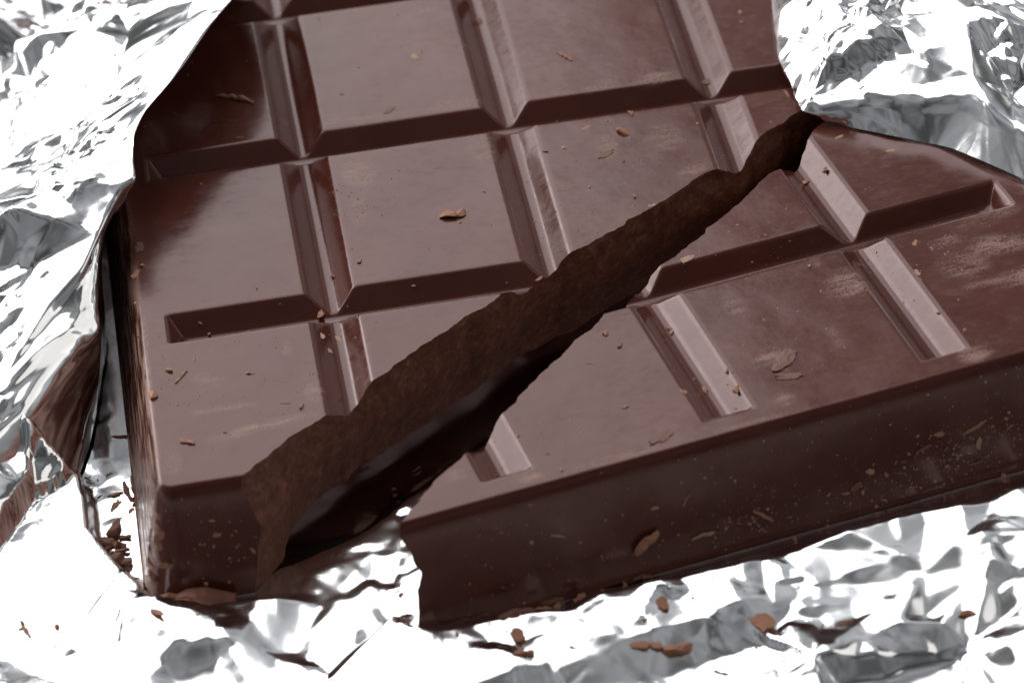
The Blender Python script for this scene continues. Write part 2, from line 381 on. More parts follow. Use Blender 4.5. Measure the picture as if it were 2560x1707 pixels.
FOOT_A = [(X0, Y0), (.5, Y0)] + CUT[1:] + [(X1, 1.33), (X1, Y1), (X0, Y1)]
FOOT_B = [to_b(*p) for p in [(.54, Y0)] + [(X1, Y0), (X1, 1.33)] + CUT[::-1]]
GX0, GX1, GY0, GY1, GS = -1.9, 5.9, -3.6, 5.6, .0155
nx, ny = int((GX1 - GX0) / GS), int((GY1 - GY0) / GS)
gx, gy = np.linspace(GX0, GX1, nx), np.linspace(GY0, GY1, ny)
FX, FY = np.meshgrid(gx, gy, indexing='ij')
dA, iA, _, _ = poly_dist(FX, FY, FOOT_A); dB, iB, _, _ = poly_dist(FX, FY, FOOT_B)
DI = np.where(iA | iB, 0, np.minimum(dA, dB))
lx, ly = GX1 - GX0, GY1 - GY0
f1, f2, f3, f4 = (facets(nx, ny, lx, ly, sp, sd) for sp, sd in ((.46, 1), (.21, 2), (.10, 3), (.05, 4)))
mask2 = sstep(-.5, .5, vnoise(FX * 1.1, FY * 1.1, 8)); mask3 = sstep(-.1, .5, vnoise(FX * 1.6 + 7, FY * 1.6, 9))
wgt = sstep(.12, .95, DI); wn = sstep(.0, .22, DI)
HF = wgt * (.075 + .088 * f1 + .013 * f2 * (.3 + 1.2 * mask2)) + wn * (.0035 * f3 * (.3 + 2 * mask3) + .0016 * f4 * mask3 + .008 * (f2 + 1)) + sstep(0, .09, DI) * (.0035 * (f3 + 1) + .0008 * f4) * (.3 + .7 * sstep(-.1, .2, FX))
gapm = sstep(.60, .35, dA) * sstep(.60, .35, dB); gap = gapm * sstep(0, .02, DI) * dB / (dA + dB + 1e-6)
HF = HF * (1 - .55 * gapm)
FRONT = .20 * np.maximum(0, DI - .38) * sstep(-.7, -1.3, FY) * (.75 + .25 * sstep(0, 1, FX))   # the sheet falls away in front
def ridge(poly, height, wl, wr_, seed):
    d, _, par, sd = poly_dist(FX, FY, poly, False)
    if not isinstance(height, float): height = np.interp(par * (len(poly) - 1), np.arange(len(poly)), height)
    h = height * (1 - .9 * gapm) * (1 + .18 * vnoise(par * 9, par * 0 + .5, seed) + .08 * f2) * sstep(0, .03, par) * sstep(1, .94, par)
    w = np.where(sd > 0, wl, wr_)
    return h * np.clip(1 - d / w, 0, 1)
RIDGES = [([(-.12, -1.33), (.10, -1.37), (.35, -1.38), (.62, -1.40), (.80, -1.46)], .075, .09, .40, 45),
          ([(.98, -1.62), (1.08, -1.74), (1.22, -1.775), (1.4, -1.765), (1.59, -1.765), (1.755, -1.784), (1.896, -1.72), (2.244, -1.693), (2.651, -1.643), (3.314, -1.516), (3.573, -1.53), (3.788, -1.48), (4.053, -1.42), (4.8, -1.3)], .095, .13, .46, 41),
          ([(1.6, -2.1), (1.807, -2.035), (2.092, -1.952), (2.285, -1.921), (2.549, -1.881), (2.722, -1.871), (3.125, -1.98), (3.308, -1.933), (3.694, -1.843), (3.95, -1.798), (4.6, -1.7)], .03, .36, .4, 42), ([(-.171, -1.203), (-.056, -1.283), (.055, -1.401), (.284, -1.521), (.339, -1.662), (.415, -1.923), (.5, -2.3)], .07, .22, .35, 43),
          ([(-1.3, -.7), (-.827, -.50), (-.718, -.47), (-.536, -.36), (-.426, -.30), (-.363, -.33), (-.28, -.415), (-.238, -.43), (-.22, -.593), (-.218, -.789), (-.12, -1.007), (-.035, -1.19), (.06, -1.36), (.5, -1.5)],
           [.35, .36, .37, .38, .38, .31, .21, .15, .14, .14, .12, .11, .10, .09], .045, .75, 44)]
for args in RIDGES: HF = np.maximum(HF, .55 * HF + ridge(*args))
HF = np.where(iA | iB, 0, np.maximum(HF - FRONT - .0 * gap, TZ + .03))
HF = np.where(DI <= 0, 0, np.maximum(HF, -.02 * sstep(.0, .3, DI) - FRONT * 1.3))
dC = poly_dist(FX, FY, CUT, False)[0]               # under the broken edge the foil hangs slack, leaving a dark hollow
HF = HF - np.where(iB, 0, .135 * sstep(-1.18, -.80, FY) * np.where(iA, sstep(.42, .12, dC), sstep(.24, .07, dC) * sstep(.0, .17, dB)))
def foil_h(x, y):
    i = min(nx - 1, max(0, int(round((x - GX0) / GS)))); j = min(ny - 1, max(0, int(round((y - GY0) / GS)))); return float(HF[i, j])
wrap = empty('foil_wrapper', W(2, 1, -T))
tag(wrap, 'opened silver foil wrapper, crumpled and shiny, spread out under the chocolate', 'foil')
org = np.array(W(2, 1, -T))
def foil_part(name, P, mat, shape):
    v = np.stack([(P[..., 0] - 2) * S, P[..., 1] * S, (P[..., 2] + T) * S], -1).reshape(-1, 3) - org
    return link(name, grid_mesh(name, v, *shape), mat, wrap)
foil_part('base_sheet', np.stack([FX, FY, HF - T - .003], -1), FOIL, (nx, ny))

def arc(a):
    return np.concatenate([[0], np.cumsum(np.linalg.norm(np.diff(a, axis=0), axis=-1).reshape(len(a) - 1, -1).mean(1))])
def loft(rows, nu, nv, lead):
    """rows: control polylines (same length) -> nu x nv points, spread evenly; also arc lengths U, V"""
    def fine(a, m):
        c = a.shape[0]; t = np.linspace(0, c - 1, m); i = np.clip(t.astype(int), 0, c - 2); f = (t - i).reshape(-1, 1, 1)
        p0, p1, p2, p3 = a[np.maximum(i - 1, 0)], a[i], a[i + 1], a[np.minimum(i + 2, c - 1)]
        m1, m2 = (p2 - p0) * .30, (p3 - p1) * .30
        return (2 * f ** 3 - 3 * f ** 2 + 1) * p1 + (f ** 3 - 2 * f ** 2 + f) * m1 + (-2 * f ** 3 + 3 * f ** 2) * p2 + (f ** 3 - f ** 2) * m2
    def even(a, s, n):
        t = np.linspace(0, s[-1], n); i = np.clip(np.searchsorted(s, t) - 1, 0, len(s) - 2); f = ((t - s[i]) / (s[i + 1] - s[i] + 1e-12)).reshape(-1, 1, 1)
        return a[i] * (1 - f) + a[i + 1] * f, t
    R = np.array(rows, float).transpose(1, 0, 2)                # along, across, xyz
    F = fine(R, 1500); F, V = even(F, arc(F[:, lead:lead + 1]), nv)
    G = fine(F.transpose(1, 0, 2), 900); knots = arc(G)[np.linspace(0, 899, len(rows)).astype(int)]
    G, U = even(G, arc(G), nu)
    return G, *np.meshgrid(U, V, indexing='ij'), knots
def displace(P, amount):
    du, dv = np.gradient(P, axis=0), np.gradient(P, axis=1); n = np.cross(du, dv); n /= np.linalg.norm(n, axis=-1, keepdims=True) + 1e-12
    return P + n * amount[..., None]
# left flap: rises beside the bar, its crest leaning over the corner squares
crest = [(.2, 4.6, -.30), (.75, 3.2, .0), (.93, 2.5, .34), (.774, 2.003, .43), (.648, 1.795, .43), (.437, 1.394, .42), (.288, 1.182, .40), (.225, 1.023, .38), (.199, .856, .35), (.192, .748, .33),
         (.125, .72, .30), (.058, .65, .25), (-.039, .509, .17), (-.117, .381, .12), (-.288, .234, .05), (-.43, .023, 0), (-.51, -.064, -.05), (-.749, -.347, -.15), (-1.2, -.8, -.25)]
inner = [(.0, 4.7, -.4), (.2, 3.3, -.1), (.25, 2.5, .15), (.15, 2.0, .18), (.1, 1.8, .15), (.06, 1.42, .12), (.03, 1.22, .1), (.02, 1.05, .08), (.02, .88, .05), (.02, .78, .02),
         (.01, .72, 0), (.0, .55, .03), (-.02, .42, 0.0), (-.03, .30, -.04), (-.053, .155, -.10), (-.213, -.007, -.10), (-.425, -.29, -.12), (-.728, -.55, -.20), (-1.2, -.75, -.38)]
foot = [(-.05, y if y > 1.3 else y - .02, -.5) for (x, y, z) in inner[:10]] + [(-.05, .70, -.5), (-.06, .58, -.5), (-.08, .46, -.5), (-.10, .32, -.5), (-.13, .12, -.50), (-.20, -.20, -.50), (-.28, -.42, -.50), (-.5, -.6, -.5), (-1.1, -.9, -.5)]
out1 = [(x - .32, y + .10, z - .10) for x, y, z in crest]
out2 = [(x - .80, y + .22, max(z - .34, -.42)) for x, y, z in crest]
out3 = [(x - 1.5, y + .4, -.62) for x, y, z in crest]
nu, nv = 300, 560
rows = [foot, inner, [((a[0] + b[0] * 3) / 4, (a[1] + b[1] * 3) / 4, (a[2] + b[2] * 3) / 4) for a, b in zip(inner, crest)], crest, out1, out2, out3]
P, U, V, kn = loft(rows, nu, nv, 3)
g1, g2, g3 = (facet_at(U, V, sp, sd) for sp, sd in ((.33, 51), (.15, 52), (.07, 53)))
g4 = facet_at(U, V, .04, 54)
k = np.interp(U, kn, [.02, .10, .10, .05, 1, 1, 1]); k3 = sstep(0, .5, vnoise(U * 1.7, V * 1.7, 55))
P = displace(P, k * (.100 * g1 + .030 * g2 * (.5 + k3) + .0085 * g3 * (.4 + 1.8 * k3) + .002 * g4 * k3) + (1 - k) * blur(.004 * g1 + .001 * g2, 2))
foil_part('side_flap', P, FOIL, (nu, nv))

# corner flap folded over the far right of the bar
edge = [(3.62, 3.4, .05), (3.506, 2.269, .05), (3.426, 1.899, .05), (3.381, 1.623, .05), (3.344, 1.377, .05), (3.35, 1.233, .05), (3.34, 1.017, .05), (3.352, .890, .055), (3.43, .835, .06), (3.613, .783, .09), (3.745, .70, .11), (3.885, .629, .12), (4.071, .523, .13), (4.259, .254, .12), (4.542, -.011, .10), (4.9, -.5, .0)]
hem = [(3.66, 3.4, .008), (3.55, 2.27, .008), (3.47, 1.9, .008), (3.42, 1.63, .008), (3.39, 1.38, .008), (3.39, 1.24, .008), (3.385, 1.03, .008), (3.39, .90, .008), (3.487, .809, .012), (3.62, .715, .012), (3.74, .634, .012), (3.87, .545, .012), (3.988, .452, .012), (4.227, .141, .012), (4.45, -.15, -.05), (4.9, -.55, -.3)]
inw = [(1, .1), (1, .1), (1, .1), (1, .15), (1, .2), (1, .3), (.95, .45), (.8, .65), (.5, .85), (.3, .95), (.3, .95), (.3, .95), (.35, .95), (.5, .85), (.7, .7), (.9, .5)]
def off(dist, dz, mn=0): return [(e[0] + d[0] * dist, e[1] + d[1] * dist, max(e[2] + dz, mn) if dz is not None else mn) for e, d in zip(edge, inw)]
jr = np.random.default_rng(66)
edge = [(x, y, z + (jr.uniform(-.02, .025) if i > 8 else 0)) for i, (x, y, z) in enumerate(edge)]
rows = [hem, edge, off(.07, .075), off(.35, .17), off(.85, .22), off(1.7, .08)]
nu, nv = 270, 520
P, U, V, kn = loft(rows, nu, nv, 1)
g1, g2, g3 = (facet_at(U, V, sp, sd) for sp, sd in ((.34, 61), (.15, 62), (.07, 63)))
g4 = facet_at(U, V, .038, 64)
k = np.interp(U, kn, [.30, .16, .35, 1, 1, 1]); k3 = sstep(-.2, .4, vnoise(U * 1.9, V * 1.9, 65))
P = displace(P, k * (.062 * g1 + .026 * g2 * (.5 + k3) + .008 * g3 * (.2 + 1.8 * k3) + .002 * g4 * k3))
P[..., 2] = np.maximum(P[..., 2], .006 - 5 * np.clip((P[..., 0] - 4.25) / .5, 0, .1))
foil_part('corner_flap', P, FOIL_SMOOTH, (nu, nv))

CRUMBS = """
A s 0.729 1.781 0.0 0.85 -0.52 0.0 0.205
A s 0.717 1.444 0.0 0.97 -0.26 0.0 0.043
A c 2.0 2.29 -0.089 -0.0 -1.0 0.0 0.044
A k 1.632 1.932 0.0 0.3 -0.95 0.0 0.057
A s 2.351 1.733 0.0 0.55 -0.83 0.0 0.102
A k 2.296 1.666 0.0 0.53 0.85 0.0 0.036
A c 1.244 1.694 0.0 0.98 0.2 0.0 0.024
A k 1.45 1.49 0.0 0.82 0.57 0.0 0.082
A k 2.345 1.092 0.0 0.83 0.55 0.0 0.054
A c 2.509 1.013 0.0 0.25 -0.97 0.0 0.065
A k 2.661 1.092 0.0 0.97 -0.26 0.0 0.034
A c 2.576 1.157 0.0 -0.01 -1.0 0.0 0.038
A k 2.399 0.852 0.0 0.84 0.54 0.0 0.085
A c 2.126 0.948 0.0 0.82 -0.57 0.0 0.025
A C 1.627 0.544 0.0 0.99 -0.1 0.0 0.122
A c 1.426 0.962 0.0 0.93 -0.36 0.0 0.019
A c 2.467 0.477 0.0 0.12 -0.99 0.0 0.027
A k 2.457 0.909 0.0 0.69 0.73 0.0 0.031
A c 2.216 0.959 0.0 0.04 -1.0 0.0 0.028
A k 2.534 0.39 0.0 0.98 0.19 0.0 0.046
A c 3.264 1.895 0.0 0.67 -0.74 0.0 0.028
A c 3.254 1.81 0.0 0.99 -0.17 0.0 0.02
A k 3.015 1.457 -0.089 0.94 0.33 0.0 0.094
A k 0.174 0.66 0.0 0.17 0.98 -0.0 0.081
A c 0.177 0.511 0.0 0.84 -0.55 0.0 0.025
A k 0.141 0.45 0.0 0.4 0.91 0.0 0.07
A k 0.564 0.428 0.0 0.98 0.21 -0.0 0.02
A k 0.857 0.371 0.0 0.66 0.75 0.0 0.033
A k 0.828 0.34 0.0 0.18 0.98 0.0 0.031
A k 0.223 0.219 0.0 0.48 -0.88 0.0 0.029
A k 0.128 0.256 -0.0 0.87 0.5 0.0 0.027
A c 0.123 0.01 0.0 0.75 0.66 0.0 0.021
A C 0.949 0.039 -0.074 0.44 0.9 0.0 0.069
A k 0.587 -0.003 -0.068 0.77 0.64 0.0 0.067
A c 0.402 0.067 -0.043 0.5 -0.87 0.0 0.02
A c 0.436 0.032 -0.082 -0.08 -1.0 0.0 0.024
A k 0.924 -0.178 -0.037 0.45 -0.89 0.0 0.055
A k 1.004 -0.157 -0.089 0.52 -0.86 0.0 0.058
A k 0.945 -0.267 -0.061 0.59 -0.81 0.0 0.05
A c 1.032 0.312 -0.086 0.16 0.99 0.0 0.028
A c 0.237 -0.309 0.0 0.52 -0.85 0.0 0.032
A s 0.286 -0.368 0.0 0.56 0.83 0.0 0.097
A C 0.588 -0.418 0.0 0.97 -0.24 0.0 0.039
A c 0.154 -0.475 0.0 0.25 -0.97 0.0 0.044
A c 0.255 -0.564 0.0 0.57 -0.82 0.0 0.019
A s 0.719 -0.668 0.0 0.97 -0.24 0.0 0.046
A c 0.784 -0.71 0.0 0.32 0.95 0.0 0.029
A c 0.444 -0.805 0.0 0.98 0.19 0.0 0.017
A C 0.28 -0.834 0.0 0.93 -0.37 0.0 0.068
A c 1.378 0.082 -0.027 0.92 -0.39 0.0 0.019
A c 1.159 0.293 0.0 0.58 0.81 0.0 0.03
A k 1.147 -0.198 0.0 -0.06 -1.0 0.0 0.027
A c 1.948 0.043 -0.07 0.76 0.65 0.0 0.036
A c 1.132 -0.293 0.0 0.69 -0.72 0.0 0.015
A c 0.674 0.207 0.0 0.07 -1.0 -0.0 0.018
A c 0.769 0.087 -0.021 0.85 0.53 0.0 0.012
A c 0.353 -0.261 0.0 0.22 0.98 0.0 0.017
A c 1.794 0.693 0.0 0.25 -0.97 0.0 0.021
A c 2.018 0.832 -0.089 0.91 0.41 0.0 0.012
B c 2.157 -0.52 0.0 0.47 -0.88 0.0 0.028
B C 2.205 -0.622 0.0 0.7 0.72 0.0 0.041
B s 2.052 -0.713 0.0 0.93 -0.38 0.0 0.043
B C 2.457 -0.468 -0.089 0.14 -0.99 0.0 0.06
B k 2.259 -1.291 0.0 0.89 0.46 0.0 0.122
B c 2.15 -1.054 0.0 0.75 0.67 0.0 0.021
B c 2.41 -0.169 -0.089 0.26 -0.97 0.0 0.021
B k 3.493 0.713 0.0 0.9 0.43 0.0 0.048
B k 3.698 0.539 0.0 1.0 0.05 0.0 0.046
B C 3.378 0.489 -0.026 0.52 0.85 0.0 0.053
B c 3.283 0.502 -0.088 0.87 0.49 0.0 0.035
B k 3.525 0.272 0.0 0.82 0.57 0.0 0.028
B k 3.659 0.363 0.0 0.55 0.83 0.0 0.029
B k 2.615 -0.06 0.0 0.91 0.42 0.0 0.073
B c 2.885 0.138 0.0 0.81 -0.58 0.0 0.016
B c 3.135 -0.254 0.0 0.67 0.74 0.0 0.02
B s 3.415 -0.205 -0.088 0.97 -0.25 0.0 0.025
B k 3.633 -0.2 0.0 0.46 0.89 -0.0 0.047
B k 3.588 -0.42 0.0 0.21 -0.98 0.0 0.046
B k 3.622 -0.46 0.0 0.97 -0.25 0.0 0.021
B k 3.681 -0.564 0.0 0.97 -0.25 0.0 0.025
B k 2.873 -0.902 0.0 0.7 0.72 0.0 0.162
B k 2.87 -1.014 0.0 0.99 -0.13 0.0 0.114
B C 2.521 -0.921 -0.088 0.0 -1.0 0.0 0.049
B C 2.642 -1.034 -0.015 0.52 0.85 0.0 0.06
B c 2.624 -0.907 -0.01 0.49 0.87 0.0 0.026
B k 2.413 -1.006 0.0 0.57 -0.82 0.0 0.042
B c 2.615 -1.113 -0.059 0.74 -0.67 0.0 0.023
B c 3.609 -0.725 -0.008 0.94 -0.35 0.0 0.018
B c 3.686 -0.881 0.0 0.04 -1.0 0.0 0.021
B c 2.486 -0.839 -0.087 0.8 0.6 0.0 0.019
B s 1.546 -1.277 -0.087 0.97 -0.24 0.0 0.027
B c 1.814 -1.408 0.0 0.48 -0.88 0.0 0.017
b s 3.651 -1.226 -0.268 0.92 0.24 0.31 0.108
b s 3.404 -1.278 -0.303 0.93 0.23 0.27 0.084
b k 3.484 -1.253 -0.258 0.96 0.1 -0.27 0.057
b s 3.808 -1.21 -0.315 0.85 0.26 0.45 0.045
b k 3.624 -1.242 -0.314 0.4 -0.16 -0.9 0.037
b k 3.661 -1.244 -0.349 0.23 0.27 0.93 0.074
b k 3.755 -1.176 -0.144 0.96 0.1 -0.26 0.027
b k 3.392 -1.208 -0.013 0.47 0.29 0.83 0.017
b k 3.181 -1.258 -0.067 0.64 -0.08 -0.77 0.02
b c 3.09 -1.263 -0.021 0.98 0.16 -0.08 0.011
b k 2.192 -1.475 -0.234 0.98 0.15 -0.1 0.049
b c 1.658 -1.527 -0.064 0.84 0.01 -0.55 0.022
b S 2.134 -1.519 -0.369 0.81 0.27 0.52 0.196
b s 1.761 -1.552 -0.237 0.9 0.05 -0.43 0.066
b c 1.428 -1.587 -0.14 0.98 0.2 0.09 0.014
b c 1.494 -1.56 -0.077 0.42 -0.15 -0.89 0.017
b k 1.634 -1.553 -0.149 0.38 -0.16 -0.91 0.017
b s 2.33 -1.451 -0.235 0.56 0.29 0.78 0.062
b k 2.41 -1.433 -0.219 0.8 0.27 0.53 0.024
b s 2.663 -1.434 -0.403 0.75 -0.03 -0.66 0.111
b k 2.426 -1.48 -0.42 0.98 0.19 0.08 0.045
b k 2.7 -1.372 -0.182 0.98 0.15 -0.1 0.023
b k 3.091 -1.355 -0.389 0.85 0.26 0.45 0.076
b k 3.158 -1.331 -0.339 0.9 0.05 -0.42 0.058
b k 3.229 -1.327 -0.374 0.39 -0.16 -0.91 0.036
b k 2.964 -1.378 -0.392 0.79 0.28 0.55 0.031
b k 3.046 -1.368 -0.41 0.99 0.16 -0.07 0.036
b k 3.118 -1.359 -0.423 0.32 0.28 0.91 0.029
b k 3.176 -1.34 -0.389 0.48 -0.13 -0.87 0.024
b k 2.537 -1.404 -0.191 0.54 0.29 0.79 0.021
b k 2.553 -1.406 -0.212 0.38 -0.16 -0.91 0.024
b c 2.816 -1.383 -0.306 0.19 0.27 0.94 0.013
b c 2.387 -1.398 -0.064 0.97 0.2 0.13 0.014
b c 2.318 -1.432 -0.151 0.98 0.19 0.07 0.016
b s 2.39 -1.486 -0.415 0.98 0.18 0.04 0.105
b k 2.555 -1.45 -0.388 0.17 0.27 0.95 0.026
b k 3.312 -1.303 -0.338 0.98 0.15 -0.1 0.033
b k 3.365 -1.292 -0.331 0.71 0.29 0.65 0.024
b k 3.508 -1.288 -0.414 0.99 0.17 -0.01 0.033
b k 3.462 -1.291 -0.396 0.7 0.29 0.65 0.021
b s 3.637 -1.27 -0.436 0.98 0.18 0.04 0.073
b k 3.403 -1.281 -0.314 0.1 -0.23 -0.97 0.023
b c 3.216 -1.259 -0.095 0.8 -0.01 -0.59 0.012
b c 3.106 -1.28 -0.101 0.17 -0.21 -0.96 0.012
b c 2.767 -1.349 -0.135 0.45 -0.14 -0.88 0.012
b c 2.662 -1.383 -0.197 0.49 -0.13 -0.86 0.014
b c 1.438 -1.619 -0.276 0.53 0.29 0.8 0.017
b c 1.462 -1.62 -0.296 0.24 -0.2 -0.95 0.013
b c 1.361 -1.666 -0.41 0.64 -0.08 -0.76 0.017
a k 0.343 -1.2 -0.239 0.99 0.03 0.12 0.048
a k 0.484 -1.224 -0.335 0.48 -0.21 -0.85 0.044
a k 0.099 -1.192 -0.207 0.78 0.15 0.61 0.081
a k 0.105 -1.225 -0.342 0.93 -0.09 -0.35 0.062
a k 0.331 -1.183 -0.17 0.98 -0.05 -0.19 0.034
a k 0.419 -1.216 -0.306 0.54 0.2 0.81 0.022
a k 0.322 -1.212 -0.288 0.24 0.23 0.94 0.023
a c 0.405 -1.203 -0.249 0.85 0.12 0.51 0.014
a c 0.424 -1.199 -0.234 0.46 -0.21 -0.86 0.015
a c 0.145 -1.164 -0.095 1.0 -0.0 -0.01 0.013
a c 0.147 -1.176 -0.141 0.86 0.12 0.5 0.014
a c 0.289 -1.167 -0.104 0.01 -0.24 -0.97 0.015
a c 0.419 -1.164 -0.094 0.9 0.1 0.42 0.01
a c 0.504 -1.209 -0.275 0.82 -0.14 -0.56 0.016
a c 0.456 -1.189 -0.193 0.99 0.03 0.14 0.01
a c 0.237 -1.212 -0.286 0.91 0.1 0.39 0.012
a c 0.278 -1.209 -0.274 0.91 0.1 0.39 0.012
a c 0.291 -1.221 -0.323 1.0 -0.02 -0.09 0.014
a k 0.096 -1.203 -0.253 0.01 -0.24 -0.97 0.049
F K -0.087 -0.454 -0.528 1.0 0.04 0.0 0.067
F s -0.152 -0.45 -0.528 0.9 0.43 0.0 0.048
F k -0.165 -0.407 -0.528 0.97 -0.24 0.0 0.026
F s -0.208 -0.31 -0.528 0.93 -0.36 0.0 0.049
F s -0.098 -0.305 -0.528 0.84 0.54 0.0 0.047
F k -0.086 -0.537 -0.528 0.56 0.83 0.0 0.077
F s -0.231 -0.393 -0.528 0.11 0.99 0.0 0.078
F s -0.026 -0.455 -0.528 0.21 -0.98 0.0 0.134
F s 0.002 -0.41 -0.528 0.09 -1.0 0.0 0.131
F s 0.001 -0.504 -0.528 0.18 0.98 0.0 0.109
F k -0.018 -0.571 -0.528 0.43 0.9 0.0 0.058
F C -0.104 -0.71 -0.528 0.3 0.95 0.0 0.127
F S -0.123 -0.791 -0.528 0.83 -0.56 0.0 0.142
F C -0.06 -0.767 -0.528 0.97 -0.24 0.0 0.057
F S -0.091 -0.859 -0.528 0.99 -0.1 0.0 0.091
F C -0.086 -0.92 -0.528 0.89 -0.46 0.0 0.102
F c -0.141 -0.819 -0.528 1.0 0.03 0.0 0.042
F s -0.033 -0.045 -0.528 0.99 -0.16 0.0 0.092
F s -0.175 -0.06 -0.528 0.33 -0.95 -0.0 0.022
F s 1.265 -0.449 -0.528 0.79 0.61 -0.0 0.05
F c 1.146 -0.565 -0.528 0.97 -0.26 0.0 0.022
F c -0.156 -0.337 -0.528 0.18 -0.98 0.0 0.017
f S 0.214 -1.201 -0.488 0.98 -0.18 0.0 0.329
f S 0.133 -1.208 -0.488 1.0 -0.02 0.0 0.188
f S 0.302 -1.257 -0.488 0.96 -0.28 0.0 0.158
f k 0.06 -1.262 -0.488 0.77 -0.64 0.0 0.067
f c 0.164 -1.316 -0.488 0.95 -0.32 0.0 0.018
f k 0.218 -1.371 -0.488 1.0 -0.06 0.0 0.027
f c 1.073 -1.481 -0.488 0.62 0.78 0.0 0.03
f k 1.063 -1.439 -0.488 0.36 0.93 0.0 0.053
f c 1.144 -1.466 -0.488 0.77 -0.64 0.0 0.015
f k 1.258 -1.648 -0.488 0.5 0.87 0.0 0.032
f s 1.404 -1.675 -0.488 0.96 0.28 0.0 0.031
f c 1.269 -1.725 -0.488 -0.1 -1.0 0.0 0.023
f K 1.523 -1.834 -0.488 0.33 -0.94 0.0 0.091
f C 1.529 -1.962 -0.488 0.98 -0.18 0.0 0.087
f s 1.737 -1.959 -0.488 0.86 -0.51 0.0 0.042
f K 2.009 -2.023 -0.488 0.94 -0.35 0.0 0.094
f C 2.147 -2.101 -0.488 0.99 -0.1 0.0 0.149
f K 2.074 -2.041 -0.488 0.88 -0.47 0.0 0.068
f K 2.146 -1.777 -0.488 0.11 -0.99 0.0 0.097
f c 2.058 -1.859 -0.488 0.99 -0.1 0.0 0.02
f c 1.347 -1.904 -0.488 0.3 -0.95 0.0 0.018
f c 1.483 -1.797 -0.488 0.72 0.7 0.0 0.014
f K 2.536 -1.999 -0.488 0.29 -0.96 0.0 0.141
f c 2.482 -2.062 -0.488 0.44 -0.9 0.0 0.045
f s 2.765 -2.102 -0.488 0.73 0.68 0.0 0.058
f s 2.864 -2.095 -0.488 0.98 0.22 0.0 0.084
f C 3.384 -2.165 -0.488 0.97 -0.23 0.0 0.072
f c 2.495 -1.78 -0.488 0.74 -0.67 0.0 0.018
f c 2.278 -1.775 -0.488 0.73 -0.69 0.0 0.017
f s 2.31 -2.284 -0.488 0.82 -0.57 0.0 0.069
f c 2.483 -2.161 -0.488 0.39 0.92 0.0 0.019
f k 2.011 -1.585 -0.488 0.45 -0.89 0.0 0.03
f S 2.092 -1.573 -0.488 1.0 -0.02 0.0 0.079
f k 2.193 -1.563 -0.488 0.96 0.28 0.0 0.054
f s 2.021 -1.643 -0.488 0.99 -0.1 0.0 0.034
f k 1.809 -1.605 -0.488 0.64 0.77 0.0 0.065
f k 1.655 -1.704 -0.488 0.97 -0.23 0.0 0.068
f k 1.713 -1.702 -0.488 0.64 0.77 0.0 0.043
f k 1.598 -1.682 -0.488 0.97 -0.23 0.0 0.041
f S 1.52 -1.604 -0.488 1.0 0.08 0.0 0.162
f S 1.677 -1.566 -0.488 0.99 0.16 0.0 0.104
f k 1.914 -1.604 -0.488 0.76 -0.65 0.0 0.026
f k 1.797 -1.681 -0.488 0.65 -0.76 0.0 0.027
f c 1.719 -1.636 -0.488 0.65 -0.76 0.0 0.016
f k 2.386 -1.665 -0.488 0.95 -0.32 0.0 0.02
f c 2.782 -1.52 -0.488 -0.02 -1.0 0.0 0.026
f c 2.922 -1.364 -0.488 1.0 -0.01 0.0 0.017
f c 3.746 -1.265 -0.488 0.41 0.91 0.0 0.038
f c -0.542 -0.463 -0.488 1.0 0.07 0.0 0.021
f s -0.525 -0.482 -0.488 0.28 -0.96 0.0 0.11
f c -0.419 -0.703 -0.488 0.65 0.76 0.0 0.019
f c -0.382 -1.33 -0.488 0.16 0.99 0.0 0.03
"""

